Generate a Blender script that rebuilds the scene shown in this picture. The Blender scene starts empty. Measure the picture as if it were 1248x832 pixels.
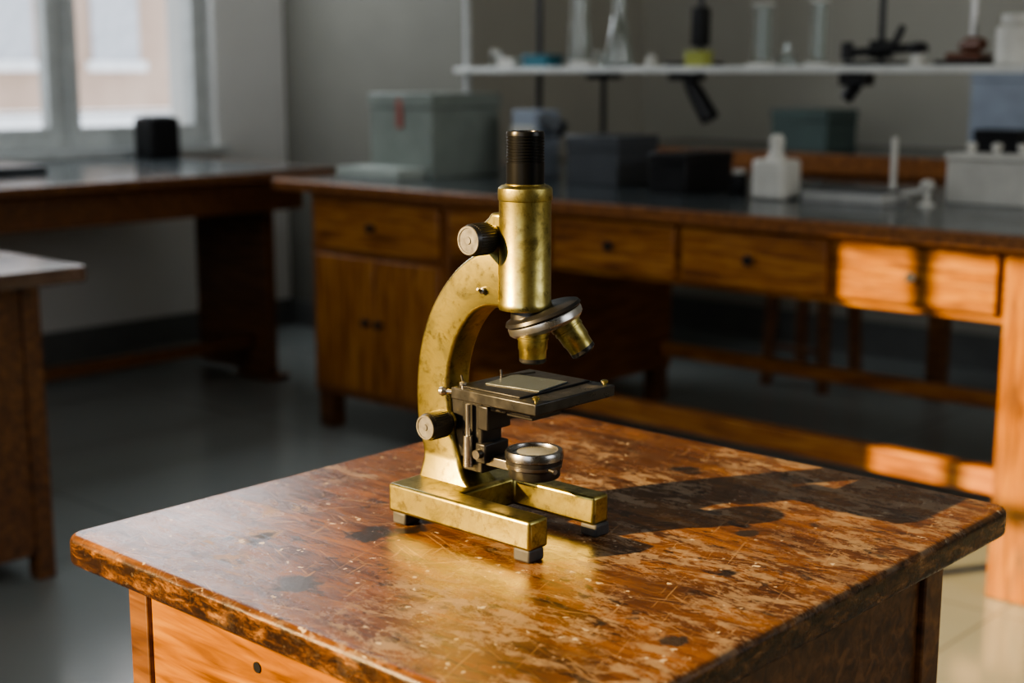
import bpy, bmesh, math, random
from mathutils import Vector, Matrix
random.seed(4)
scene = bpy.context.scene
COL = scene.collection

# ------------------------------------------------------------------ materials
def _nt(name):
    m = bpy.data.materials.new(name); m.use_nodes = True
    nt = m.node_tree; b = nt.nodes['Principled BSDF']
    return m, nt, b

def ramp(nt, stops, fac):
    r = nt.nodes.new('ShaderNodeValToRGB')
    els = r.color_ramp.elements
    els[0].position = stops[0][0]; els[0].color = (*stops[0][1], 1)
    els[1].position = stops[-1][0]; els[1].color = (*stops[-1][1], 1)
    for p, c in stops[1:-1]:
        e = els.new(p); e.color = (*c, 1)
    nt.links.new(fac, r.inputs[0])
    return r.outputs[0]

def noise(nt, vec, scale, detail=5, dist=0.0, rough=0.55):
    n = nt.nodes.new('ShaderNodeTexNoise')
    n.inputs['Scale'].default_value = scale
    n.inputs['Detail'].default_value = detail
    n.inputs['Roughness'].default_value = rough
    n.inputs['Distortion'].default_value = dist
    nt.links.new(vec, n.inputs['Vector'])
    return n.outputs['Fac']

def mapping(nt, scale=(1, 1, 1), loc=(0, 0, 0), rz=0):
    tc = nt.nodes.new('ShaderNodeTexCoord')
    src = tc.outputs['Object']
    if rz:
        mr = nt.nodes.new('ShaderNodeMapping'); mr.inputs['Rotation'].default_value = (0, 0, rz)
        nt.links.new(src, mr.inputs['Vector']); src = mr.outputs['Vector']
    mp = nt.nodes.new('ShaderNodeMapping')
    mp.inputs['Scale'].default_value = scale
    mp.inputs['Location'].default_value = loc
    nt.links.new(src, mp.inputs['Vector'])
    return mp.outputs['Vector']

def maprange(nt, v, a, b, lo=0.3, hi=0.7):
    m = nt.nodes.new('ShaderNodeMapRange')
    m.inputs['From Min'].default_value = lo; m.inputs['From Max'].default_value = hi
    m.inputs['To Min'].default_value = a; m.inputs['To Max'].default_value = b
    nt.links.new(v, m.inputs['Value'])
    return m.outputs[0]

def mixc(nt, fac, a, b):
    m = nt.nodes.new('ShaderNodeMix'); m.data_type = 'RGBA'
    nt.links.new(fac, m.inputs[0])
    for s, i in ((a, 6), (b, 7)):
        if isinstance(s, tuple): m.inputs[i].default_value = (*s, 1)
        else: nt.links.new(s, m.inputs[i])
    return m.outputs[2]

def math_n(nt, op, a, b=None):
    m = nt.nodes.new('ShaderNodeMath'); m.operation = op
    for i, s in enumerate((a, b)):
        if s is None: continue
        if isinstance(s, (int, float)): m.inputs[i].default_value = s
        else: nt.links.new(s, m.inputs[i])
    return m.outputs[0]

def bump(nt, b, h, strength=0.2, dist=0.001):
    n = nt.nodes.new('ShaderNodeBump')
    n.inputs['Strength'].default_value = strength
    n.inputs['Distance'].default_value = dist
    nt.links.new(h, n.inputs['Height'])
    nt.links.new(n.outputs[0], b.inputs['Normal'])

def M(name, stops, scale=(1, 1, 1), ns=6, detail=5, rough=(0.4, 0.6), metal=0.0, bmp=0.0, coat=0.0, dist=0.0, bd=0.001, spec=0.5):
    m, nt, b = _nt(name)
    v = mapping(nt, scale)
    n = noise(nt, v, ns, detail, dist)
    nt.links.new(ramp(nt, stops, n), b.inputs['Base Color'])
    n2 = noise(nt, mapping(nt, scale, (3, 7, 1)), ns * 1.7, detail)
    nt.links.new(maprange(nt, n2, *rough), b.inputs['Roughness'])
    b.inputs['Metallic'].default_value = metal
    b.inputs['Coat Weight'].default_value = coat
    b.inputs['Specular IOR Level'].default_value = spec
    if bmp: bump(nt, b, n, bmp, bd)
    return m

def flat(name, c, rough=0.5, metal=0.0, v=0.12, ns=12, spec=0.5):
    lo = tuple(x * (1 - v) for x in c); hi = tuple(min(1, x * (1 + v)) for x in c)
    return M(name, [(0.3, lo), (0.7, hi)], ns=ns, rough=(rough * 0.85, min(1, rough * 1.15)), metal=metal, spec=spec)

def brass_mat():
    m, nt, b = _nt('aged_brass')
    n1 = noise(nt, mapping(nt), 28, 10, 0.6, 0.70)
    base = ramp(nt, [(0.33, (0.13, 0.106, 0.034)), (0.45, (0.33, 0.277, 0.096)), (0.57, (0.46, 0.395, 0.150)), (0.76, (0.57, 0.49, 0.21))], n1)
    n2 = noise(nt, mapping(nt, (1, 1, 1), (5, 1, 2)), 95, 8, 0.2, 0.74)
    spots = ramp(nt, [(0.53, (0, 0, 0)), (0.64, (1, 1, 1))], n2)
    c = mixc(nt, math_n(nt, 'MULTIPLY', spots, 0.70), base, (0.115, 0.092, 0.035))
    nt.links.new(c, b.inputs['Base Color'])
    b.inputs['Metallic'].default_value = 1.0
    nt.links.new(maprange(nt, n1, 0.46, 0.25), b.inputs['Roughness'])
    bump(nt, b, n2, 0.20, 0.0006)
    return m

def tabletop_mat():
    m, nt, b = _nt('worn_varnished_wood')
    W = (1, 1, 1)
    g = noise(nt, mapping(nt, (1.7, 34, 34)), 3.0, 10, 0.7, 0.64)
    n = noise(nt, mapping(nt, (1.3, 4.2, 3), (7, 1, 0)), 6.5, 13, 0.4, 0.74)
    f = math_n(nt, 'ADD', math_n(nt, 'MULTIPLY', g, 0.45), math_n(nt, 'MULTIPLY', n, 0.55))
    wood = ramp(nt, [(0.35, (0.019, 0.008, 0.004)), (0.43, (0.064, 0.024, 0.008)), (0.50, (0.132, 0.050, 0.013)), (0.58, (0.215, 0.088, 0.022)), (0.70, (0.33, 0.155, 0.042))], f)
    # large darkened zones
    big = noise(nt, mapping(nt, (1, 1.5, 1), (1.3, 0.2, 0)), 4.4, 9, 0.5, 0.66)
    wood = mixc(nt, ramp(nt, [(0.45, (0, 0, 0)), (0.60, (0.6, 0.6, 0.6))], big), wood, (0.034, 0.015, 0.008))
    # bare, greyish flaked areas, broken up and gathered in zones, more towards the +x side
    tc = nt.nodes.new('ShaderNodeTexCoord'); sxo = nt.nodes.new('ShaderNodeSeparateXYZ')
    nt.links.new(tc.outputs['Object'], sxo.inputs[0])
    bias = maprange(nt, sxo.outputs['X'], -0.075, 0.085, -0.20, 0.20)
    zn = math_n(nt, 'ADD', noise(nt, mapping(nt, W, (0.35, 0.75, 0)), 6.5, 7, 0.4, 0.62), bias)
    zone = ramp(nt, [(0.475, (0, 0, 0)), (0.56, (1, 1, 1))], zn)
    sc = noise(nt, mapping(nt, (0.85, 1.8, 1), (0.4, 2.1, 0)), 28, 15, 0.3, 0.82)
    scm = math_n(nt, 'MULTIPLY', ramp(nt, [(0.495, (0, 0, 0)), (0.545, (0.75, 0.75, 0.75))], sc), math_n(nt, 'ADD', math_n(nt, 'MULTIPLY', zone, 0.92), 0.05))
    wood = mixc(nt, scm, wood, (0.28, 0.200, 0.130))
    # hairline scratches in several directions
    for k, (rz, sy, th, st) in enumerate(((0.35, 330, 0.665, 0.40), (1.25, 400, 0.67, 0.40), (2.2, 380, 0.67, 0.40), (2.75, 350, 0.665, 0.40))):
        s = noise(nt, mapping(nt, (13, sy, 60), (k * 3.1, 2 + k, 0), rz), 1.0, 1.5, 0.8, 0.5)
        wood = mixc(nt, ramp(nt, [(th, (0, 0, 0)), (th + .05, (st, st, st))], s), wood, (0.38, 0.25, 0.14))
    # dark ink stains
    dk = noise(nt, mapping(nt, W, (9.2, 4.4, 1)), 15, 8, 0.3, 0.55)
    wood = mixc(nt, ramp(nt, [(0.65, (0, 0, 0)), (0.69, (0.9, 0.9, 0.9))], dk), wood, (0.012, 0.012, 0.013))
    dk2 = noise(nt, mapping(nt, (.8, 1.4, 1), (1.2, 6.4, 1)), 50, 8, 0.3, 0.65)
    wood = mixc(nt, ramp(nt, [(0.60, (0, 0, 0)), (0.64, (0.75, 0.75, 0.75))], dk2), wood, (0.014, 0.009, 0.007))
    # three distinct blackened burns
    wob = math_n(nt, 'MULTIPLY', math_n(nt, 'SUBTRACT', noise(nt, mapping(nt, W, (3, 3, 3)), 45, 6, 0, 0.65), 0.5), 0.040)
    for (cx, cy, rr) in ((-.054, -.268, .021), (.138, .080, .014), (.235, -.160, .010)):
        vm = nt.nodes.new('ShaderNodeVectorMath'); vm.operation = 'DISTANCE'
        nt.links.new(tc.outputs['Object'], vm.inputs[0]); vm.inputs[1].default_value = (cx, cy, .750)
        dd = math_n(nt, 'ADD', vm.outputs['Value'], wob)
        wood = mixc(nt, maprange(nt, dd, 0.88, 0.0, rr * .7, rr), wood, (0.020, 0.018, 0.017))
    # small paint specks
    sp = noise(nt, mapping(nt, W, (2.2, 8.4, 1)), 110, 3, 0.0, 0.5)
    wood = mixc(nt, ramp(nt, [(0.695, (0, 0, 0)), (0.71, (0.8, 0.8, 0.8))], sp), wood, (0.55, 0.46, 0.34))
    # worn edge faces
    ge = nt.nodes.new('ShaderNodeNewGeometry'); sx = nt.nodes.new('ShaderNodeSeparateXYZ')
    nt.links.new(ge.outputs['Normal'], sx.inputs[0])
    side = maprange(nt, sx.outputs['Z'], 1.0, 0.0, 0.35, 0.9)
    en = noise(nt, mapping(nt, (3.0, 3.0, 9), (1, 1, 0)), 13, 10, 0.3, 0.74)
    ec = ramp(nt, [(0.42, (0.010, 0.006, 0.004)), (0.50, (0.036, 0.016, 0.007)), (0.56, (0.095, 0.040, 0.014)), (0.62, (0.20, 0.095, 0.034)), (0.70, (0.34, 0.21, 0.11))], en)
    wood = mixc(nt, math_n(nt, 'MULTIPLY', side, 0.9), wood, ec)
    nt.links.new(wood, b.inputs['Base Color'])
    r = maprange(nt, noise(nt, mapping(nt, W, (4, 4, 4)), 14, 11, 0.5, 0.78), 0.12, 0.34)
    r2 = math_n(nt, 'ADD', r, math_n(nt, 'MULTIPLY', scm, 0.28))
    nt.links.new(r2, b.inputs['Roughness'])
    b.inputs['Specular IOR Level'].default_value = 0.36
    hh = math_n(nt, 'ADD', math_n(nt, 'MULTIPLY', g, 0.6), math_n(nt, 'MULTIPLY', sc, 0.9))
    bump(nt, b, hh, 0.40, 0.0012)
    return m

def floor_mat():
    m, nt, b = _nt('polished_grey_floor')
    v = mapping(nt)
    n = noise(nt, v, 1.2, 4, 0.2)
    c = ramp(nt, [(0.3, (0.215, 0.235, 0.225)), (0.7, (0.24, 0.26, 0.248))], n)
    br = nt.nodes.new('ShaderNodeTexBrick')
    br.inputs['Scale'].default_value = 1.0
    br.inputs['Brick Width'].default_value = 0.9; br.inputs['Row Height'].default_value = 0.9
    br.inputs['Mortar Size'].default_value = 0.003; br.offset = 0.0
    nt.links.new(mapping(nt, (1, 1, 1), (0.3, 0.75, 0)), br.inputs['Vector'])
    c2 = mixc(nt, math_n(nt, 'MULTIPLY', br.outputs['Fac'], 0.6), c, (0.06, 0.06, 0.06))
    nt.links.new(c2, b.inputs['Base Color'])
    nt.links.new(maprange(nt, noise(nt, v, 2, 3), 0.15, 0.19), b.inputs['Roughness'])
    return m

def glass_mat(name='clear_glass', c=(0.90, 0.95, 0.94)):
    m, nt, b = _nt(name)
    n = noise(nt, mapping(nt), 10, 2)
    nt.links.new(ramp(nt, [(0.3, tuple(x * 0.98 for x in c)), (0.7, c)], n), b.inputs['Base Color'])
    b.inputs['Transmission Weight'].default_value = 1.0
    b.inputs['Roughness'].default_value = 0.0
    b.inputs['IOR'].default_value = 1.5
    return m

BRASS = brass_mat()
TOPM = tabletop_mat()
def wood(name, a, b_, c, rough=(0.28, 0.45), scale=(3, 30, 30), spec=0.5):
    return M(name, [(0.34, a), (0.5, b_), (0.66, c)], scale=scale, ns=2.2, detail=9, rough=rough, dist=0.7, bmp=0.12, bd=0.0008, spec=spec)
WOODX = wood('honey_wood', (0.095, 0.031, 0.004), (0.235, 0.088, 0.010), (0.35, 0.155, 0.020), spec=0.35)
WOODZ = wood('honey_wood_upright', (0.09, 0.029, 0.004), (0.22, 0.081, 0.010), (0.33, 0.142, 0.019), scale=(25, 25, 2.5), spec=0.35)
WOODC = wood('cabinet_door_wood', (0.135, 0.045, 0.009), (0.30, 0.112, 0.022), (0.42, 0.188, 0.042), scale=(25, 25, 2.5))
WOODD = wood('dark_brown_wood', (0.055, 0.021, 0.008), (0.115, 0.045, 0.014), (0.19, 0.082, 0.025))
WOODT = wood('table_body_wood', (0.036, 0.014, 0.007), (0.078, 0.031, 0.012), (0.145, 0.062, 0.023))
WOODY = wood('red_brown_wood', (0.11, 0.038, 0.011), (0.20, 0.075, 0.019), (0.29, 0.120, 0.033), scale=(30, 3, 30))
SLATE = M('slate_worktop', [(0.3, (0.040, 0.048, 0.052)), (0.7, (0.072, 0.083, 0.087))], ns=5, rough=(0.12, 0.24))
BLACK = flat('black_enamel', (0.012, 0.012, 0.013), 0.36, spec=0.35)
EYEB = flat('matt_black_lacquer', (0.0055, 0.0058, 0.0062), 0.30, spec=0.25)
BLACKM = flat('blackened_metal', (0.030, 0.030, 0.032), 0.38, 0.5, 0.3, 60)
STAGE = M('worn_black_stage', [(0.3, (0.016, 0.017, 0.018)), (0.6, (0.045, 0.045, 0.046)), (0.75, (0.13, 0.12, 0.105))], ns=55, detail=7, rough=(0.25, 0.42), metal=0.4)
STEEL = flat('dull_steel', (0.45, 0.44, 0.42), 0.30, 0.95, 0.2, 40)
FACE = flat('knob_face_steel', (0.20, 0.195, 0.185), 0.45, 0.6, 0.35, 150)
DSTEEL = flat('dark_steel', (0.18, 0.175, 0.17), 0.33, 1.0, 0.25, 50)
RINGS = flat('condenser_ring_steel', (0.32, 0.315, 0.31), 0.28, 1.0, 0.2, 50)
RUBBER = flat('grey_rubber', (0.045, 0.045, 0.046), 0.6, 0, 0.3, 60)
FROST = flat('frosted_glass_plate', (0.080, 0.096, 0.103), 0.25)
LENS = flat('lens_glass', (0.22, 0.23, 0.225), 0.06)
WHITE = flat('white_plastic', (0.56, 0.55, 0.50), 0.4)
TRAYG = flat('pale_grey_casing', (0.38, 0.38, 0.36), 0.4)
SHELFW = flat('white_shelf_laminate', (0.60, 0.61, 0.58), 0.35)
GREYM = flat('grey_painted_metal', (0.45, 0.46, 0.45), 0.4, 0.0)
GREENC = flat('grey_green_paint', (0.215, 0.245, 0.218), 0.42)
GREEND = flat('dark_green_paint', (0.06, 0.09, 0.082), 0.45)
CHAR = flat('charcoal_casing', (0.062, 0.068, 0.075), 0.4)
BLUE = flat('pale_blue_board', (0.27, 0.31, 0.37), 0.7)
TEAL = flat('teal_plastic', (0.03, 0.15, 0.20), 0.4)
YELL = flat('yellow_green_plastic', (0.36, 0.38, 0.09), 0.4)
RED = flat('red_marking', (0.32, 0.09, 0.07), 0.6)
BROWN = flat('brown_bakelite', (0.13, 0.045, 0.02), 0.4)
PALEK = flat('pale_knob', (0.40, 0.34, 0.24), 0.4)
GLASS = glass_mat()
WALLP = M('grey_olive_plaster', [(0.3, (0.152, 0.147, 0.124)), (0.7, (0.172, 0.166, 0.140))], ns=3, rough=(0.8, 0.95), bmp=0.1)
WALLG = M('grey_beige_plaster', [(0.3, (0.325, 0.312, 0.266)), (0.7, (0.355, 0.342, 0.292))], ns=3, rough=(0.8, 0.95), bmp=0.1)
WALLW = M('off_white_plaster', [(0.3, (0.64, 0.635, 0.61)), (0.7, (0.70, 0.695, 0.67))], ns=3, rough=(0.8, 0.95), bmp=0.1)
STONE = flat('pale_outdoor_render', (0.72, 0.74, 0.76), 0.9)
CEILM = M('ceiling_paint', [(0.3, (0.6, 0.6, 0.58)), (0.7, (0.65, 0.65, 0.63))], ns=3, rough=(0.9, 0.95))
SKIRT = flat('dark_skirting_paint', (0.11, 0.113, 0.108), 0.5)
FRAMEW = flat('pale_window_paint', (0.52, 0.54, 0.53), 0.45)
FLOORM = floor_mat()

# ------------------------------------------------------------------ mesh builder
class MB:
    def __init__(s): s.bm = bmesh.new()
    def _mi(s, verts, mi):
        fs = set()
        for v in verts:
            for f in v.link_faces: fs.add(f)
        for f in fs: f.material_index = mi
    def box(s, x0, x1, y0, y1, z0, z1, mi=0, rot=None, piv=None):
        c = Vector(((x0 + x1) / 2, (y0 + y1) / 2, (z0 + z1) / 2))
        mt = Matrix.Translation(c) @ Matrix.Diagonal((abs(x1 - x0), abs(y1 - y0), abs(z1 - z0), 1))
        if rot is not None:
            p = Vector(piv) if piv is not None else c
            mt = Matrix.Translation(p) @ rot.to_4x4() @ Matrix.Translation(-p) @ mt
        r = bmesh.ops.create_cube(s.bm, size=1, matrix=mt)
        s._mi(r['verts'], mi); return s
    def lathe(s, prof, o=(0, 0, 0), axis=(0, 0, 1), seg=48, mi=0, closed=False):
        o = Vector(o); ax = Vector(axis).normalized()
        q = Vector((0, 0, 1)).rotation_difference(ax).to_matrix()
        rings = []
        for r, z in prof:
            if r < 1e-6:
                rings.append([s.bm.verts.new(o + q @ Vector((0, 0, z)))])
            else:
                rings.append([s.bm.verts.new(o + q @ Vector((r * math.cos(2 * math.pi * i / seg), r * math.sin(2 * math.pi * i / seg), z))) for i in range(seg)])
        def quad(a, b):
            for i in range(seg):
                j = (i + 1) % seg
                if len(a) == 1 and len(b) == 1: continue
                if len(a) == 1: f = s.bm.faces.new((a[0], b[j], b[i]))
                elif len(b) == 1: f = s.bm.faces.new((a[i], a[j], b[0]))
                else: f = s.bm.faces.new((a[i], a[j], b[j], b[i]))
                f.material_index = mi
        for a, b in zip(rings[:-1], rings[1:]): quad(a, b)
        if closed: quad(rings[-1], rings[0])
        else:
            for rr in (rings[0], rings[-1]):
                if len(rr) > 1:
                    f = s.bm.faces.new(rr); f.material_index = mi
        return s
    def rod(s, p0, p1, r0, r1=None, seg=24, mi=0):
        p0 = Vector(p0); p1 = Vector(p1); r1 = r0 if r1 is None else r1
        return s.lathe([(r0, 0), (r1, (p1 - p0).length)], p0, p1 - p0, seg, mi)
    def prism(s, pts, y0, y1, mi=0, plane='xz'):
        def mk(u, v, w):
            return (u, w, v) if plane == 'xz' else (u, v, w)
        a = [s.bm.verts.new(mk(u, v, y0)) for u, v in pts]
        b = [s.bm.verts.new(mk(u, v, y1)) for u, v in pts]
        n = len(pts)
        fs = [s.bm.faces.new(a), s.bm.faces.new(b)]
        for i in range(n):
            j = (i + 1) % n
            fs.append(s.bm.faces.new((a[i], a[j], b[j], b[i])))
        for f in fs: f.material_index = mi
        return s
    def ribbon(s, outer, inner, prof, mi=0):
        rings = []
        for (o, i), pr in zip(zip(outer, inner), prof):
            ring = []
            for (t, y) in pr:
                ring.append(s.bm.verts.new((o[0] + (i[0] - o[0]) * t, y, o[1] + (i[1] - o[1]) * t)))
            rings.append(ring)
        m = len(rings[0])
        for a, b in zip(rings[:-1], rings[1:]):
            for k in range(m):
                f = s.bm.faces.new((a[k], a[(k + 1) % m], b[(k + 1) % m], b[k])); f.material_index = mi
        s.bm.faces.new(rings[0]); s.bm.faces.new(rings[-1])
        return s
    def slab(s, x0, x1, y0, y1, z0, z1, rc, re, mi=0, seg=8, es=5):
        def outline(off):
            pts = []
            r = max(rc - off, 0.0005)
            for cx, cy, a0 in ((x1 - rc, y1 - rc, 0), (x0 + rc, y1 - rc, 90), (x0 + rc, y0 + rc, 180), (x1 - rc, y0 + rc, 270)):
                for k in range(seg + 1):
                    a = math.radians(a0 + 90 * k / seg)
                    pts.append((cx + r * math.cos(a), cy + r * math.sin(a)))
            return pts
        lv = []
        for k in range(es + 1):
            a = math.pi / 2 * k / es
            lv.append((re * (1 - math.sin(a)), z0 + re * (1 - math.cos(a))))
        for k in range(es + 1):
            a = math.pi / 2 * k / es
            lv.append((re * (1 - math.cos(a)), z1 - re * (1 - math.sin(a))))
        rings = [[s.bm.verts.new((x, y, z)) for x, y in outline(o)] for o, z in lv]
        for a, b in zip(rings[:-1], rings[1:]):
            n = len(a)
            for i in range(n):
                f = s.bm.faces.new((a[i], a[(i + 1) % n], b[(i + 1) % n], b[i])); f.material_index = mi
        for r in (rings[0], rings[-1]):
            f = s.bm.faces.new(r); f.material_index = mi
        return s
    def done(s, name, mats, parent=None, loc=(0, 0, 0), bevel=0, bseg=2, smooth=True, angle=35, kind=None, label=None, category=None, rotz=0):
        bmesh.ops.recalc_face_normals(s.bm, faces=s.bm.faces)
        me = bpy.data.meshes.new(name); s.bm.to_mesh(me); s.bm.free()
        for m in (mats if isinstance(mats, (list, tuple)) else [mats]): me.materials.append(m)
        if smooth:
            for p in me.polygons: p.use_smooth = True
            me.set_sharp_from_angle(angle=math.radians(angle))
        ob = bpy.data.objects.new(name, me); COL.objects.link(ob)
        ob.location = loc; ob.rotation_euler[2] = rotz
        if parent is not None: ob.parent = parent
        if bevel:
            md = ob.modifiers.new('bevel', 'BEVEL'); md.width = bevel; md.segments = bseg
            md.limit_method = 'ANGLE'; md.angle_limit = math.radians(40)
        if kind: ob['kind'] = kind
        if label: ob['label'] = label
        if category: ob['category'] = category
        return ob

def thing(name, label, category, loc, rotz=0, group=None):
    e = bpy.data.objects.new(name, None); COL.objects.link(e)
    e.empty_display_size = 0.05
    e.location = loc; e.rotation_euler[2] = rotz
    e['label'] = label; e['category'] = category
    if group: e['group'] = group
    return e

def catmull(pts, n=5):
    out = []
    for i in range(len(pts) - 1):
        p0 = pts[max(i - 1, 0)]; p1 = pts[i]; p2 = pts[i + 1]; p3 = pts[min(i + 2, len(pts) - 1)]
        for k in range(n):
            t = k / n
            out.append(tuple(0.5 * ((2 * p1[d]) + (-p0[d] + p2[d]) * t + (2 * p0[d] - 5 * p1[d] + 4 * p2[d] - p3[d]) * t * t + (-p0[d] + 3 * p1[d] - 3 * p2[d] + p3[d]) * t ** 3) for d in (0, 1)))
    out.append(pts[-1])
    return out

# ------------------------------------------------------------------ room shell
XL, XR, YF, YB, ZC = -5.2, 3.0, -2.0, 5.3, 3.2
MB().box(XL - .4, XR + .2, YF - .4, YB + .2, -0.1, 0).done('floor', FLOORM, kind='structure', smooth=False)
MB().box(XL - .4, XR + .2, YF - .4, YB + .2, ZC, ZC + .1).done('ceiling', CEILM, kind='structure', smooth=False)
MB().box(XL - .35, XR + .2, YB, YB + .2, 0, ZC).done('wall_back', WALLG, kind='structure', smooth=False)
def wall_openings(fixed0, fixed1, a0, a1, ops, axis):
    mb = MB()
    def bx(u0, u1, z0, z1):
        if u1 - u0 < 1e-4: return
        if axis == 'y': mb.box(fixed0, fixed1, u0, u1, z0, z1)
        else: mb.box(u0, u1, fixed0, fixed1, z0, z1)
    cur = a0
    for (o0, o1, z0, z1) in ops:
        bx(cur, o0, 0, ZC); bx(o0, o1, 0, z0); bx(o0, o1, z1, ZC); cur = o1
    bx(cur, a1, 0, ZC)
    return mb
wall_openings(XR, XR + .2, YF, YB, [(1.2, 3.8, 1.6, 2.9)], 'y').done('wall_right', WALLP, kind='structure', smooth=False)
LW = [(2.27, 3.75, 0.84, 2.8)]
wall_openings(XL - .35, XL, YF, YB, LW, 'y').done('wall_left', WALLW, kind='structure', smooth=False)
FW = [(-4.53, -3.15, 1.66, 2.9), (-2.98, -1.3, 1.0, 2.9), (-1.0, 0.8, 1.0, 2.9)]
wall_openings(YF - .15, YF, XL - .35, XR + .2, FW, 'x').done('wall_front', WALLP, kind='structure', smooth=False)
# unseen block added outside to keep low sun off the window wall
MB().box(-9.0, XL - .36, -1.2, 1.6, 0, 7).done('sun_blocker', STONE, kind='structure', smooth=False)
# projecting pier where the window wall meets the bench wall
MB().box(XL, -4.16, 4.13, YB, 0, ZC).box(-4.16, -4.06, 4.13, 4.2, 0, ZC).box(-4.16, -4.055, 4.131, YB, 0, ZC, mi=1).done('wall_pier', [WALLP, WALLG], kind='structure', smooth=False)  # side face takes the paler back-wall tone to offset its shade
MB().box(XL, -4.04, 4.115, 4.13, 0, .12).box(-4.055, -4.04, 4.13, YB, 0, .12).done('baseboard_pier', SKIRT, kind='structure', smooth=False)
MB().box(-4.04, XR, YB - .015, YB, 0, .14).done('baseboard_back', SKIRT, kind='structure', smooth=False)
MB().box(XL, XL + .015, YF, 4.115, 0, .12).done('baseboard_left', SKIRT, kind='structure', smooth=False)
for i, (a, b, z0, z1) in enumerate(LW):
    mb = MB(); x0, x1 = XL - .12, XL - .05; mid = (a + b) / 2 + .03
    mb.box(x0, x1, a, a + .05, z0, z1).box(x0, x1, b - .05, b, z0, z1).box(x0, x1, mid - .025, mid + .025, z0, z1)
    mb.box(x0 + .001, x1 - .001, a, b, z0, z0 + .046).box(x0 + .001, x1 - .001, a, b, z1 - .05, z1)
    for (u0, u1) in ((a + .048, mid - .023), (mid + .023, b - .048)):   # sashes
        w = .045
        mb.box(x0 + .02, x1 + .018, u0, u0 + w, z0 + .012, z1 - .03).box(x0 + .02, x1 + .018, u1 - w, u1, z0 + .012, z1 - .03)
        mb.box(x0 + .021, x1 + .016, u0 + .002, u1 - .002, z0 + .012, z0 + .092).box(x0 + .021, x1 + .016, u0 + .002, u1 - .002, z1 - .10, z1 - .03)
    mb.box(XL - .10, XL + .06, a - .03, b + .03, z0 - .028, z0 + .002)
    mb.done('window_%d' % (i + 1), FRAMEW, kind='structure', smooth=False)
for i, (a, b, z0, z1) in enumerate(FW):
    mb = MB()
    y0, y1 = YF - .1, YF - .05
    for (u0, u1) in ((a, a + .04), (b - .04, b)): mb.box(u0, u1, y0, y1, z0, z1)
    if i == 0: mb.box(-4.285, -4.258, y0, y1, z0, z1).box(a, b, y0, y1, 2.28, 2.31)
    mb.box(a, b, y0, y1, z0, z0 + .05).box(a, b, y0, y1, z1 - .04, z1)
    mb.done('window_%d' % (i + 3), FRAMEW, kind='structure', smooth=False)

# outside building seen through the window
BRK = M('pinkish_render', [(0.3, (0.44, 0.32, 0.25)), (0.7, (0.57, 0.43, 0.35))], ns=1.2, rough=(0.8, 0.9))
bld = thing('apartment_building', 'pinkish rendered building with pale windows, outside the window', 'building', (-16, 9, 0))
mb = MB().box(-1, 0, -9, 9, 0.7, 9).box(-1, 0, -9, 9, -3, 0.65, mi=1)
for k in range(12):
    mb.box(-.02, .06, -8 + k * 1.45, -7.35 + k * 1.45, 1.3, 2.6, mi=2)
    mb.box(-.02, .10, -8.08 + k * 1.45, -7.27 + k * 1.45, 1.18, 1.3, mi=1)
mb.done('facade', [BRK, flat('pale_stone', (0.80, 0.82, 0.84), 0.8), flat('outdoor_window_grey', (0.50, 0.52, 0.56), 0.3)], bld, smooth=False)

# ------------------------------------------------------------------ foreground table
T = thing('laboratory_table', 'worn varnished wooden table with scratched, stained top', 'table', (-0.795, 0.9385, 0))
MB().slab(-.306, .275, -.326, .3185, .7215, .750, .018, .007).done('tabletop', TOPM, T, smooth=True, angle=60)
mb = MB()
mb.box(-.215, .235, -.298, -.286, .05, .7210)
mb.box(-.215, .235, .216, .228, .05, .7210)
mb.box(-.228, -.216, -.28, .21, .05, .7210)
mb.box(.232, .244, -.275, .205, .05, .7210)
mb.done('body', WOODT, T, bevel=.0015)
for (x, y) in ((-.236, -.306), (-.236, .20), (.222, -.306), (.222, .20)):
    MB().box(x, x + .028, y, y + .034, 0, .7212).done('leg', WOODD, T, bevel=.002)
d = MB().box(-.206, .215, -.303, -.298, .57, .712).done('drawer', WOODX, T, bevel=.0015)
MB().lathe([(0.0045, 0), (.0045, .001), (0, .001)], (-.06, -.303, .690), (0, -1, 0), 16).done('keyhole', BLACK, d)

# ------------------------------------------------------------------ microscope
S = thing('microscope', 'old brass microscope with black eyepiece and square black stage', 'microscope', (-0.82, 0.885, 0.75))
pts = [(-.093, -.0565), (.077, -.0565), (.077, -.0325), (-.022, -.0325), (-.022, .0325), (.072, .0325), (.072, .0535), (-.093, .0535)]
base = MB().prism(pts, .0105, .0365, plane='xy').done('base', BRASS, S, bevel=.003, bseg=3)
for x, w in ((-.089, .017), (.056, .018)):
    for y in (-.0555, .0335):
        MB().box(x + (.002 if y < 0 and x > 0 else 0), x + w + (.002 if y < 0 and x > 0 else 0), y, y + .019, 0, .0115).done('foot', RUBBER, base, bevel=.002)
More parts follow.
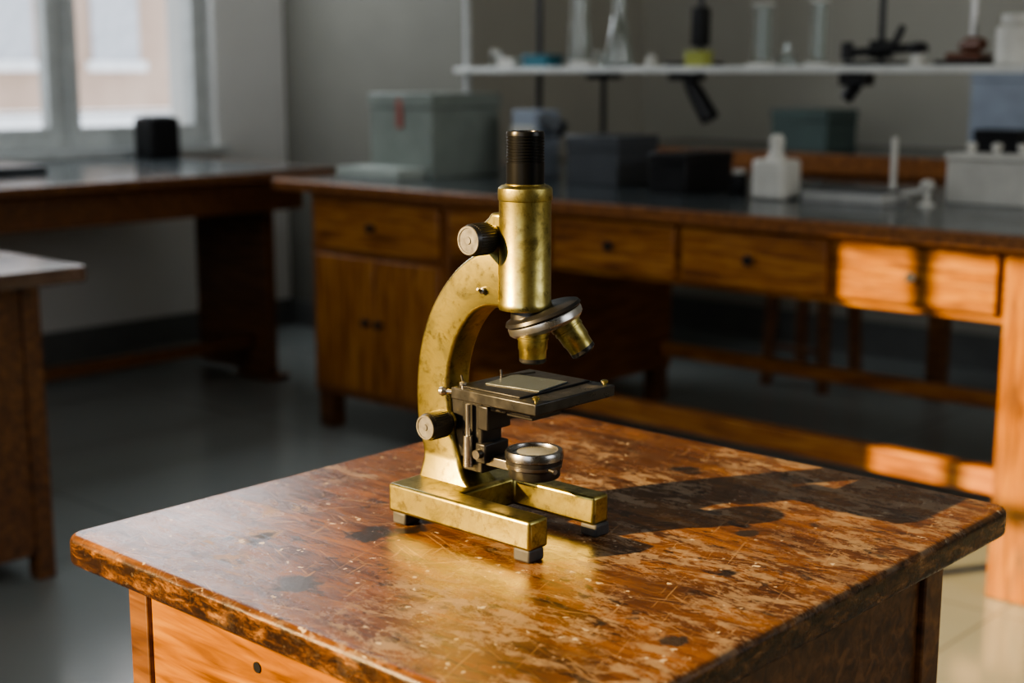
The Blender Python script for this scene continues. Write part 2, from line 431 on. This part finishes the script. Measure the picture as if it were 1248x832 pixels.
# C-shaped arm as a rounded casting
outer = [(.004, .252), (-.014, .248), (-.032, .240), (-.050, .227), (-.067, .209), (-.081, .188), (-.091, .165), (-.097, .140), (-.0995, .112), (-.098, .085), (-.093, .066), (-.0905, .054), (-.0915, .044), (-.0930, .036)]
inner = [(.004, .200), (-.012, .199), (-.026, .193), (-.037, .182), (-.046, .169), (-.053, .153), (-.057, .138), (-.0585, .120), (-.057, .100), (-.0535, .082), (-.049, .066), (-.044, .053), (-.037, .043), (-.028, .036)]
co_, ci_ = catmull(outer, 5), catmull(inner, 5)
profs = []
for k in range(len(co_)):
    zc = (co_[k][1] + ci_[k][1]) / 2
    wdt = math.hypot(co_[k][0] - ci_[k][0], co_[k][1] - ci_[k][1])
    hy = .0150 + max(0, .058 - zc) / .022 * .0045
    r = .0042
    tr = r / wdt
    ring = []
    for (ct, cy, a0) in ((1 - tr, hy - r, 0), (tr, hy - r, 90), (tr, -hy + r, 180), (1 - tr, -hy + r, 270)):
        for q in range(5):
            a = math.radians(a0 + 90 * q / 4)
            ring.append((ct + tr * math.cos(a), cy + r * math.sin(a)))
    profs.append(ring)
arm = MB().ribbon(co_, ci_, profs).done('arm', BRASS, S, angle=50)
# rack housing
hs = MB().prism([(.008, .203), (-.018, .205), (-.021, .215), (-.021, .262), (-.018, .270), (-.010, .276), (-.006, .281), (.008, .281)], -.0138, .0138).done('focus_housing', BRASS, S, bevel=.003, bseg=3)
MB().lathe([(.003, 0), (.003, .0035), (.0015, .0045), (0, .0045)], (-.013, -.0145, .214), (0, -1, 0), 20).rod((-.013, -.018, .214), (-.013, -.023, .216), .0012).done('locking_screw', DSTEEL, hs)

def knob(name, x, z, y0, sgn, r, ln, parent):
    mb = MB()
    ax = (0, sgn, 0)
    mb.lathe([(r * .80, 0), (r * .80, .003), (r * .62, .004), (r * .62, .008), (0, .008)], (x, y0, z), ax, 36, mi=1)
    L = .006 + ln
    mb.lathe([(r * .75, .005), (r * .95, .0062), (r, .0075), (r, L - .003), (r * .93, L - .001), (r * .93, L)], (x, y0, z), ax, 48, mi=0)
    for i in range(36):
        a = 2 * math.pi * i / 36
        c = Vector((x + r * math.cos(a), y0 + sgn * (.008 + (L - .003)) / 2, z + r * math.sin(a)))
        mb.box(c.x - .0004, c.x + .0004, c.y - (L - .012) / 2, c.y + (L - .012) / 2, c.z - .0005, c.z + .0005)
    mb.lathe([(r * .93, L - .0005), (r * .91, L + .0008), (r * .78, L + .0008), (r * .76, L + .0001), (r * .25, L + .0001), (r * .22, L + .001), (0, L + .001)], (x, y0, z), ax, 48, mi=2)
    return mb.done(name, [BLACKM, BRASS, FACE], parent)
for sg in (-1, 1):
    knob('coarse_focus_knob', -.003, .260, sg * .0138, sg, .0132, .024, S)
    knob('fine_focus_knob', -.056, .0915, sg * .0148, sg, .0118, .024, S)
# tube
TX = .021
tube = MB().lathe([(.0180, .2000), (.0222, .2000), (.0226, .2012), (.0226, .2060), (.0221, .2068), (.0221, .2920), (.0228, .2926), (.0230, .2940), (.0230, .3010), (.0226, .3026), (.0200, .3046), (.0168, .3052), (.0168, .3060)], (TX, 0, 0), seg=72).done('body_tube', BRASS, S)
prof = [(.0160, .3055), (.0160, .3240)]
z = .324
for k in range(9):
    prof += [(.0161, z), (.0154, z + .0004), (.0154, z + .0011), (.0161, z + .0015)]
    z += .0025
prof += [(.0160, .3475), (.0154, .3494), (.0118, .3494), (.0108, .3455), (0, .3440)]
ep = MB().lathe(prof, (TX, 0, 0), seg=64).done('eyepiece', EYEB, S)
# revolving nosepiece
e = Vector((.736, .677, 0)); dcam = Vector((.677, -.736, 0))
tl = math.radians(20)
n = (e * math.sin(tl) - Vector((0, 0, 1)) * math.cos(tl)).normalized()
Tc = Vector((TX, 0, 0)) + e * .015 + Vector((0, 0, .1965))
MB().lathe([(.0165, -.010), (.0165, .003)], Vector((TX + .003, .003, .193)), (0, 0, -1), 48).done('tube_adapter', DSTEEL, S)
nose = MB().lathe([(.012, -.0045), (.028, -.0038), (.0325, -.002), (.0340, .0006), (.0322, .0025)], Tc, n, 72, 0)
nose.lathe([(.0300, .0022), (.0325, .0028), (.0330, .0042), (.0330, .0085), (.0310, .0110), (.0240, .0135), (.0100, .0150), (0, .0152)], Tc, n, 72, 1)
nose.lathe([(.005, .0145), (.005, .017), (.003, .018), (0, .018)], Tc, n, 24, 2)
nose = nose.done('nosepiece', [BLACK, STEEL, DSTEEL], S)
def objective(p, d, L, r):
    mb = MB()
    mb.lathe([(r * .95, -.004), (r * 1.0, .002), (r * 1.12, .003), (r * 1.12, .0065), (r * 1.03, .0070), (r * 1.03, .0085), (r * 1.07, .0089), (r * 1.07, .0108), (r * 1.0, .0112), (r * 1.0, L * .60), (r * .93, L * .66), (r * .91, L * .86), (r * .84, L * .87)], p, d, 48, 0)
    mb.lathe([(r * .92, L * .855), (r * .92, L * .95), (r * .76, L), (r * .45, L), (r * .40, L * .95), (0, L * .95)], p, d, 48, 1)
    o = mb.done('objective_lens', [BRASS, BLACKM], nose)
    return o
o1 = Tc - e * .0085 + dcam * .013 + Vector((0, 0, -.0095))
objective(o1, (0, 0, -1), .0310, .0125)
d2 = (e * math.sin(math.radians(34)) - Vector((0, 0, 1)) * math.cos(math.radians(34)))
o2 = Tc + e * .0165 + dcam * .004 + Vector((0, 0, -.005))
objective(o2, d2, .0345, .0122)
# stage
st = MB().box(-.018, .079, -.051, .051, .1245, .1345).done('stage', STAGE, S, bevel=.0012)
MB().box(-.014, .056, -.045, .045, .1345, .1362).done('stage_plate', BLACKM, st, bevel=.0005)
MB().box(-.002, .053, -.025, .020, .1362, .1374, rot=Matrix.Rotation(math.radians(8), 3, 'Z')).done('glass_slide', FROST, st, bevel=.0004)
for (x, y) in ((-.010, -.044), (.073, -.044), (.073, .044)):
    MB().lathe([(.0016, 0), (.0016, .0020), (.0032, .0024), (.0032, .0040), (.0020, .0048), (0, .0050)], (x, y, .1343), seg=20).done('thumb_screw', STEEL if x < 0 else BRASS, st)
MB().rod((-.010, -.044, .138), (-.016, -.040, .143), .0010).done('stage_clip', DSTEEL, st)
MB().rod((-.010, .004, .1365), (.006, .030, .1385), .0011).rod((-.010, .004, .1355), (-.011, .004, .142), .0011).done('stage_clip', DSTEEL, st)
MB().rod((-.018, -.046, .1295), (-.026, -.050, .1295), .0020).lathe([(0, -.004), (.003, -.003), (.0042, 0), (.003, .003), (0, .004)], (-.0275, -.051, .1295), (-.9, -.45, 0), 20).done('stage_knob', STEEL, st)
MB().box(.008, .054, -.026, .026, .115, .1245).box(.016, .046, -.018, .018, .109, .115).box(.038, .060, -.036, -.010, .1175, .1245).done('understage_mount', BLACKM, st, bevel=.001)
# stage bracket / rack
br = MB().box(-.064, -.040, -.010, .010, .060, .118).box(-.042, -.018, -.013, .013, .050, .1245).box(-.018, .010, -.012, .012, .108, .1245).box(-.022, -.009, -.015, .015, .090, .112).box(-.024, -.012, -.0155, .0155, .060, .078).done('stage_bracket', BLACKM, S, bevel=.0015)
MB().rod((-.030, -.018, .056), (-.030, -.018, .084), .0042).rod((-.030, -.018, .084), (-.030, -.018, .112), .0022).done('rack_rod', STEEL, br)
MB().rod((-.018, -.0155, .069), (-.018, -.021, .069), .0042).done('bracket_screw', DSTEEL, br)
# condenser
CX = .032
cd = MB()
cd.lathe([(.018, .0545), (.0215, .0553), (.0225, .0568), (.0225, .0640)], (CX, 0, 0), seg=64, mi=0)
cd.lathe([(.0238, .0640), (.0243, .0646), (.0243, .0672), (.0238, .0678)], (CX, 0, 0), seg=64, mi=1)
cd.lathe([(.0236, .0676), (.0246, .0682), (.0246, .0722)], (CX, 0, 0), seg=64, mi=0)
cd.lathe([(.0248, .0715), (.0254, .0722), (.0254, .0765), (.0242, .0790), (.0205, .0790), (.0195, .0765), (.0185, .0755)], (CX, 0, 0), seg=64, mi=2)
cd = cd.done('condenser', [BLACKM, DSTEEL, RINGS], S)
MB().lathe([(.0192, .0750), (.0192, .0763), (.012, .0775), (.006, .0781), (0, .0783)], (CX, 0, 0), seg=48).done('condenser_lens', LENS, cd)
MB().box(-.020, .012, -.009, .009, .057, .066).done('condenser_bracket', DSTEEL, cd, bevel=.001)
MB().rod((CX + .022, -.006, .066), (CX + .031, -.008, .066), .0022).done('centring_screw', DSTEEL, cd)

# ------------------------------------------------------------------ long bench
WT = thing('bench_worktop', 'long dark polished slate worktop with wooden edging', 'worktop', (-2.37, 3.5, .78))
MB().box(-1.33, 1.32, -.565, .60, 0, .03).done('slab', SLATE, WT, bevel=.003)
MB().box(-1.335, 1.32, -.600, -.566, -.004, .0302).box(-1.365, -1.3305, -.600, .60, -.004, .0302).done('edging', WOODY, WT, bevel=.004)
def knobm(parent, x, y, z, r=.014, m=BLACK):
    MB().lathe([(r * .5, 0), (r * .45, .010), (r * .9, .014), (r, .020), (r * .8, .025), (0, .027)], (x, y, z), (0, -1, 0), 24).done('knob', m, parent)
YD = 2.935
CB = thing('base_cabinet', 'honey wood cabinet with one drawer over two doors', 'cabinet', (-3.275, YD, 0))
MB().box(-.315, .315, .012, 1.12, .12, .775).done('body', WOODY, CB, bevel=.002)
for (x, y) in ((-.31, .02), (.25, .02), (-.31, 1.05), (.25, 1.05)):
    MB().box(x, x + .06, y, y + .06, 0, .12).done('leg', WOODD, CB, bevel=.003)
WOODC2 = wood('honey_wood_shade_tone', (0.135, 0.045, 0.009), (0.30, 0.112, 0.022), (0.42, 0.188, 0.042))  # honey wood lightened to offset shade on the unlit drawers
dr = MB().box(-.285, .285, -.006, .012, .60, .755).done('drawer', WOODC2, CB, bevel=.004)
knobm(dr, 0, -.006, .68)
for (a, b, kx) in ((-.285, -.004, -.03), (.004, .285, .03)):
    dd = MB().box(a, b, -.006, .012, .15, .58).done('door', WOODC, CB, bevel=.004)
    knobm(dd, kx, -.006, .38)
BF = thing('laboratory_bench', 'honey wood bench with drawers, end legs and stretchers', 'bench', (-2.1, YD, 0))
def bx(x): return x + 2.1
MB().box(bx(-2.955), bx(-1.15), .012, .03, .615, .775).box(bx(-2.955), bx(-1.15), 1.07, 1.10, .68, .775).box(bx(-1.18), bx(-1.15), .03, 1.07, .615, .775).box(bx(-2.955), bx(-1.15), .03, 1.07, .615, .622).done('apron', WOODX, BF, bevel=.002)
for (a, b) in ((-2.945, -2.56), (-2.54, -2.135), (-2.11, -1.695), (-1.665, -1.28)):
    q = MB().box(bx(a), bx(b), -.006, .012, .632, .765).done('drawer', WOODX if a == -1.665 else WOODC2, BF, bevel=.004)  # sunlit drawer gets the darker wood, shaded ones the lightened copy
    knobm(q, bx((a + b) / 2), -.006, .70, .013, PALEK if a == -1.665 else BLACK)
for (y) in (.0, 1.03):
    MB().box(bx(-1.265), bx(-1.165), y, y + .08, 0, .614 if y else .776).done('leg', WOODZ, BF, bevel=.004)
MB().box(bx(-2.955), bx(-1.262), .09, .13, .205, .265).done('stretcher', WOODC2, BF, bevel=.004)
MB().box(bx(-2.955), bx(-1.262), 1.05, 1.09, .170, .215).done('stretcher', WOODC2, BF, bevel=.004)
MB().box(bx(-1.235), bx(-1.195), .08, 1.03, .205, .265).done('stretcher', WOODX, BF, bevel=.004)

# rack on the bench
RK = thing('bench_shelf', 'white shelf board on slim grey metal posts above the bench', 'shelf', (-2.35, 3.72, .811))
MB().box(-1.23, 1.3, -.13, .15, .338, .358).done('shelf_board', SHELFW, RK, bevel=.002)
for x in (-1.20, 1.24):
    MB().rod((x, -.09, 0), (x, -.09, 1.6), .013).lathe([(.03, 0), (.03, .006), (.014, .008)], (x, -.09, 0)).done('post', GREYM, RK)
for x in (-1.05,):
    MB().rod((x, .12, 0), (x, .12, 1.6), .011).done('post', BLACKM, RK)
MB().box(-.71, -.61, -.03, .03, .318, .338).rod((-.66, 0, .318), (-.70, 0.05, 0), .009).done('shelf_bracket', BLACKM, RK)

SZ = 1.1695; SY = 3.70
def retort(x, h, clampz, kind):
    o = thing('retort_stand', 'black retort stand with clamp standing on the white shelf' if kind else 'black retort stand with small clamp boss on the white shelf', 'lab stand', (x, SY, SZ))
    MB().slab(-.06, .06, -.08, .08, 0, .012, .01, .003).done('base', BLACK, o)
    MB().rod((0, .03, .012), (0, .03, h), .009).done('rod', BLACKM if kind != 2 else STEEL, o)
    if kind == 1:
        MB().box(-.025, .025, .005, .055, clampz - .025, clampz + .025).rod((-.09, .0, clampz - .01), (.15, 0, clampz + .005), .012).lathe([(.0, -.02), (.02, -.015), (.028, 0), (.02, .015), (0, .02)], (.13, 0, clampz), (0, 0, 1)).rod((.05, -.0, clampz), (.09, -.02, clampz + .06), .010).rod((-.09, 0, clampz - .03), (-.09, 0, clampz + .02), .018).done('clamp', BLACK, o, bevel=.002)
    elif kind == 2:
        MB().box(-.05, .05, -.03, .05, .013, .032).rod((-.03, .03, .05), (.045, .0, .055), .016).box(-.016, .016, .012, .05, .032, .075).done('clamp', BROWN, o, bevel=.004)
    else:
        MB().box(-.02, .02, .005, .055, clampz - .06, clampz + .06).done('clamp', BLACK, o, bevel=.004)
    return o
retort(-2.633, .62, .12, 0)
retort(-2.012, .62, .045, 1)
retort(-1.74, .62, .06, 2)
def cyl_glass(x, r, h, y=SY):
    o = thing('measuring_cylinder', 'clear glass measuring cylinder standing on the white shelf', 'measuring cylinder', (x, y, SZ), group='glass cylinders on the shelf')
    t = r - .0035
    MB().lathe([(r * 1.45, 0), (r * 1.45, .008), (r, .016), (r, h), (r * 1.12, h + .004), (r * 1.12, h + .008), (t, h + .006), (t, .02), (0, .02)], seg=32).done('cylinder', GLASS, o)
    MB().lathe([(r * 1.5, .0005), (r * 1.52, .006), (r * 1.46, .009)], (0, 0, 0), seg=32, closed=True).done('foot_ring', WHITE, o)
    MB().lathe([(r * 1.02, h), (r * 1.16, h + .0045), (r * 1.16, h + .008), (r * .9, h + .007)], seg=32, closed=True).done('rim', WHITE, o)
cyl_glass(-2.388, .030, .175); cyl_glass(-2.197, .024, .18)
def flask(x, r, h, nr, y=SY, lab='tall clear glass flask standing on the white shelf'):
    o = thing('glass_flask', lab, 'flask', (x, y, SZ), group='glass flasks on the shelf')
    t = .0032
    MB().lathe([(r * .9, 0), (r, .006), (r * .98, .03), (nr * 1.1, h * .62), (nr, h * .7), (nr, h), (nr * 1.15, h + .003), (nr - t, h + .002), (nr - t, h * .7), (nr * 1.1 - t, h * .62), (r * .98 - t, .03), (r - t * 1.5, .008), (0, .004)], seg=32).done('flask_body', GLASS, o)
flask(-3.10, .040, .22, .030); flask(-2.934, .050, .24, .022); flask(-2.30, .025, .06, .008, lab='small clear glass flask between the measuring cylinders')
def small_jar(x, r, h, m, label, y=SY, z=SZ):
    o = thing('storage_jar', label, 'jar', (x, y, z))
    MB().lathe([(r * .92, 0), (r, .004), (r, h * .72), (r * .7, h * .82), (r * .7, h * .84)], seg=32).done('jar_body', m, o)
    MB().lathe([(r * .76, h * .835), (r * .78, h * .84), (r * .78, h), (0, h)], seg=32).done('lid', WHITE, o)
small_jar(-1.60, .058, .13, WHITE, 'white plastic jar with screw lid on the shelf')
small_jar(-3.48, .022, .06, GLASS, 'small clear jar with white lid on the shelf')
small_jar(-3.02, .018, .05, GLASS, 'small clear jar with white lid beside the flasks')
small_jar(-2.80, .018, .035, WHITE, 'tiny white pot on the shelf')
small_jar(-1.88, .020, .05, WHITE, 'small white pot beside the retort stand')
def carton(name, label, cat, x0, x1, y0, y1, z, h, m, lidm=None):
    o = thing(name, label, cat, ((x0 + x1) / 2, (y0 + y1) / 2, z))
    w = (x1 - x0) / 2; dpt = (y1 - y0) / 2
    MB().box(-w, w, -dpt, dpt, 0, h * .72).done('box_body', m, o, bevel=.003)
    MB().box(-w - .003, w + .003, -dpt - .003, dpt + .003, h * .722, h).done('lid', lidm or m, o, bevel=.003)
    return o
carton('small_box', 'small teal plastic box with lid on the shelf', 'box', -3.30, -3.19, 3.64, 3.72, SZ, .04, TEAL)
carton('small_box', 'small flat white box with lid on the shelf', 'box', -3.42, -3.345, 3.64, 3.72, SZ, .03, WHITE)
carton('small_box', 'small yellow-green plastic box on the shelf', 'box', -2.60, -2.53, 3.60, 3.65, SZ, .045, YELL)
carton('small_box', 'flat white box lying on the shelf', 'box', -3.06, -2.98, 3.60, 3.66, SZ, .02, WHITE)

# lamps clamped under the shelf
o = thing('clamp_lamp', 'small black tubular lamp clamped beneath the white shelf', 'lamp', (-2.60, 3.63, 1.1485))
MB().box(-.06, .04, -.03, .03, -.022, 0).done('clamp', BLACK, o, bevel=.003)
MB().lathe([(.018, 0), (.022, .02), (.026, .06), (.030, .14), (.026, .145), (0, .14)], (-.005, 0, -.018), (.50, .15, -.85), 28).done('lamp_head', BLACK, o)
o = thing('clamp_lamp', 'black clamp bracket fixed beneath the white shelf', 'clamp', (-2.02, 3.63, 1.1485))
MB().box(-.05, .03, -.03, .03, -.035, 0).done('clamp', BLACK, o, bevel=.003)
MB().rod((-.01, 0, -.03), (-.04, 0, -.07), .02).done('lamp_head', BLACK, o)

# things on the bench
BZ = .8104
o = thing('instrument_case', 'grey-green metal instrument case with small red mark on the bench', 'case', (-3.49, 3.41, BZ))
MB().box(-.15, .15, -.16, .16, 0, .225).done('case_body', GREENC, o, bevel=.003)
MB().box(-.154, .154, -.164, .164, .2265, .272).done('lid', GREENC, o, bevel=.003)
MB().box(-.015, .010, -.1645, -.1605, .16, .255).done('marking', RED, o)
o = thing('equipment_tray', 'pale grey-green low tray in front of the metal case', 'tray', (-3.51, 3.175, BZ))
MB().box(-.15, .15, -.06, .06, 0, .006).box(-.15, .15, -.06, -.054, .006, .034).box(-.15, .15, .054, .06, .006, .034).box(-.15, -.144, -.054, .054, .006, .034).box(.144, .15, -.054, .054, .006, .034).box(-.143, .143, -.053, .053, .02, .03).done('tray', flat('pale_grey_green', (0.38, 0.42, 0.38), 0.5), o, bevel=.002)
o = thing('desk_instrument', 'pale blue and white boxy instrument with dark side arm', 'instrument', (-3.14, 3.53, BZ))
MB().slab(-.06, .06, -.06, .06, 0, .22, .02, .006).done('body', BLUE, o)
MB().slab(-.05, .05, -.068, -.061, .02, .17, .003, .002).done('panel', WHITE, o)
MB().rod((.055, -.03, .19), (.13, -.02, .16), .024, .03).done('side_arm', CHAR, o)
o = carton('equipment_box', 'dark grey metal box with lid on the bench', 'box', -2.886, -2.683, 3.386, 3.584, BZ, .15, CHAR)
o = carton('equipment_box', 'low black box with lid on the bench', 'box', -2.504, -2.374, 3.307, 3.535, BZ, .113, BLACK)
def rbottle(x, y, s, h, label):
    o = thing('reagent_bottle', label, 'bottle', (x, y, BZ))
    MB().slab(-s, s, -s, s, 0, h * .62, s * .35, s * .25).done('bottle_body', WHITE, o)
    MB().lathe([(s * .55, h * .6), (s * .35, h * .72), (s * .3, h * .80)], seg=28).done('neck', WHITE, o)
    MB().lathe([(s * .38, h * .79), (s * .38, h * .93), (s * .2, h), (0, h)], seg=28).done('cap', WHITE, o)
rbottle(-2.11, 3.36, .052, .175, 'squat white plastic bottle with capped neck on the bench')
small_jar(-2.27, .024, .07, BLACK, 'small black jar with white lid between box and bottle', y=3.42, z=BZ)
o = thing('laboratory_balance', 'flat grey balance with dark pan and upright rod on the bench', 'balance', (-1.89, 3.42, BZ))
MB().slab(-.13, .11, -.08, .08, 0, .028, .008, .003).done('body', TRAYG, o)
MB().box(-.11, .09, -.065, .065, .0282, .034).done('pan', CHAR, o, bevel=.001)
MB().rod((.06, .072, .027), (.06, .072, .17), .008).done('rod', WHITE, o)
o = thing('glass_tap', 'white glass tap with round end on the bench', 'tap', (-1.70, 3.43, BZ))
MB().lathe([(.020, 0), (.020, .005), (.007, .010), (.007, .036), (.012, .042), (.018, .050), (.019, .058), (.012, .066), (0, .069)]).rod((-.07, 0, .028), (0, 0, .042), .006).done('tap_body', WHITE, o)
o = thing('tube_rack', 'white ribbed rack box with knobs on top on the bench', 'rack', (-1.60, 3.61, BZ))
mb = MB().box(-.11, .11, -.055, .055, 0, .115)
for i in range(11): mb.box(-.105 + i * .02, -.094 + i * .02, -.060, -.0545, .008, .108)
mb.done('rack_body', WHITE, o, bevel=.002)
MB().box(-.115, .115, -.062, .06, .1155, .13).done('lid', WHITE, o, bevel=.003)
for x in (-.07, .0, .07):
    MB().lathe([(.010, .130), (.010, .14), (.014, .145), (.014, .155), (0, .16)], (x, 0, 0), seg=20).done('knob', WHITE, o)

# ------------------------------------------------------------------ rear bench and stool
o = thing('wall_bench', 'wooden bench with dark top against the grey wall', 'bench', (-1.9, 4.95, 0))
MB().box(-1.9, 2.5, -.33, .33, .83, .86).done('worktop', SLATE, o, bevel=.003)
MB().box(-1.9, 2.5, -.345, -.331, .79, .86).box(-1.88, 2.48, -.30, -.27, .72, .829).done('apron', WOODY, o, bevel=.002)
for x in (-1.85, -.38, 2.4):
    MB().box(x, x + .06, -.29, -.23, 0, .72).done('leg', WOODD, o, bevel=.003)
s1 = thing('wooden_stool', 'dark wooden stool with square seat and four legs', 'stool', (-2.72, 4.62, 0))
MB().slab(-.14, .14, -.14, .14, .43, .46, .03, .008).done('seat', WOODD, s1)
for (x, y) in ((-1, -1), (1, -1), (-1, 1), (1, 1)):
    MB().rod((x * .12, y * .12, 0), (x * .105, y * .105, .43), .024, .026, 16).done('leg', WOODD, s1)
MB().rod((-.12, -.12, .15), (.12, -.12, .15), .010).done('rung', WOODD, s1)
carton('equipment_box', 'dark green metal box on the wall bench', 'box', -2.98, -2.74, 4.70, 4.92, .8604, .155, GREEND)
o = thing('folder_box', 'tall pale blue-grey file box on the wall bench', 'box', (-2.12, 4.95, .8604))
MB().box(-.14, .14, -.10, .10, 0, .26).done('box_body', BLUE, o, bevel=.004)
MB().box(-.143, .143, -.103, .103, .2605, .30).done('lid', BLUE, o, bevel=.004)
carton('equipment_box', 'small black box in front of the blue-grey file box', 'box', -2.16, -2.0, 4.68, 4.80, .8604, .10, BLACK)

# ------------------------------------------------------------------ window bench
o = thing('window_bench', 'long wooden bench with dark polished top beneath the window', 'bench', (-4.6, 1.5, 0))
MB().box(-.59, .57, -1.5, 1.88, .785, .81).done('worktop', SLATE, o, bevel=.003)
MB().box(.5705, .60, -1.5, 1.905, .78, .8102).box(-.59, .5705, 1.8805, 1.905, .78, .8102).done('edging', WOODD, o, bevel=.004)
MB().box(.45, .48, -1.45, 1.84, .66, .7848).done('apron', WOODD, o, bevel=.002)
MB().box(-.12, .33, 1.78, 1.82, .02, .7848).done('end_panel', WOODD, o, bevel=.002)
for y in (-1.4, .3):
    MB().box(.40, .45, y, y + .06, 0, .7848).done('leg', WOODD, o, bevel=.003)
MB().box(.15, .36, 1.75, 1.85, 0, .0195).done('foot', WOODD, o, bevel=.003)
MB().box(.22, .25, -1.4, 1.78, .12, .165).done('stretcher', WOODD, o, bevel=.003)
o = thing('desk_speaker', 'small black box-shaped speaker on the window bench', 'speaker', (-4.97, 3.29, .8106))
MB().box(-.06, .06, -.07, .07, 0, .165).done('casing', BLACK, o, bevel=.008)
MB().slab(-.045, .045, -.055, .055, .1655, .172, .02, .003).done('top_cap', CHAR, o)
o = thing('flat_case', 'flat dark case lying on the window bench', 'case', (-4.62, 2.32, .8106))
MB().slab(-.16, .16, -.2, .2, 0, .03, .02, .006).done('case_body', CHAR, o)
MB().box(.14, .17, -.04, .04, .01, .02).done('handle', BLACK, o, bevel=.002)

# near desk
o = thing('side_desk', 'brown wooden desk with worn glossy top', 'desk', (-3.12, 1.05, 0))
PALE = M('worn_glossy_desktop', [(0.3, (0.05, 0.028, 0.018)), (0.7, (0.15, 0.10, 0.075))], ns=8, detail=7, rough=(0.14, 0.28))
MB().slab(-.40, .415, -.55, .555, .710, .745, .015, .006, mi=0).done('desktop', PALE, o)
MB().box(-.40, .205, -.5, .535, .06, .7098).done('body', WOODD, o, bevel=.003)
for (x, y) in ((.168, .505), (.168, -.52), (-.40, .505), (-.40, -.52)):
    MB().box(x, x + .045, y, y + .045, 0, .7099).done('leg', WOODD, o, bevel=.003)

# ------------------------------------------------------------------ light
def add_light(name, typ, energy, color, loc, d, **kw):
    l = bpy.data.lights.new(name, typ); l.energy = energy; l.color = color
    for k, v in kw.items(): setattr(l, k, v)
    ob = bpy.data.objects.new(name, l); COL.objects.link(ob); ob.location = loc
    ob.rotation_euler = Vector(d).to_track_quat('-Z', 'Y').to_euler()
    return ob
el = math.radians(20)
sd = Vector((.49 * math.cos(el), .87 * math.cos(el), -math.sin(el)))
add_light('sun', 'SUN', 18.0, (1.0, 0.67, 0.28), (-4, -6, 4), sd, angle=math.radians(0.35))
add_light('window_and_fill_light', 'AREA', 42, (0.88, 0.94, 1.0), (XL + .05, 3.0, 2.2), (1, 0, -.25), shape='RECTANGLE', size=1.4, size_y=1.0)
add_light('window_and_fill_light', 'AREA', 15, (0.96, 0.98, 1.0), (-1.8, YF + .05, 2.2), (0, 1, -.2), shape='RECTANGLE', size=3.5, size_y=1.2)
add_light('window_and_fill_light', 'AREA', 32, (1.0, 0.98, 0.95), (XR - .05, 2.5, 2.2), (-1, .45, -.05), shape='RECTANGLE', size=2.6, size_y=1.2)  # added fill for back wall and pier, from an invented right-hand opening
w = bpy.data.worlds.new('world'); scene.world = w; w.use_nodes = True
bg = w.node_tree.nodes['Background']; bg.inputs[0].default_value = (0.89, 0.94, 1.0, 1); bg.inputs[1].default_value = 2.0

# ------------------------------------------------------------------ camera
cam = bpy.data.cameras.new('camera'); co = bpy.data.objects.new('camera', cam); COL.objects.link(co)
p = math.radians(10.65)
fw = Vector((-.677 * math.cos(p), .736 * math.cos(p), -math.sin(p)))
co.location = (0, 0, 1.146); co.rotation_euler = fw.to_track_quat('-Z', 'Y').to_euler()
cam.lens = 50; cam.sensor_width = 36; cam.clip_start = .05
cam.dof.use_dof = True; cam.dof.focus_distance = 1.19; cam.dof.aperture_fstop = 4.5
scene.camera = co
try:
    scene.view_settings.view_transform = 'AgX'
    scene.view_settings.look = 'AgX - Medium High Contrast'
except Exception: pass
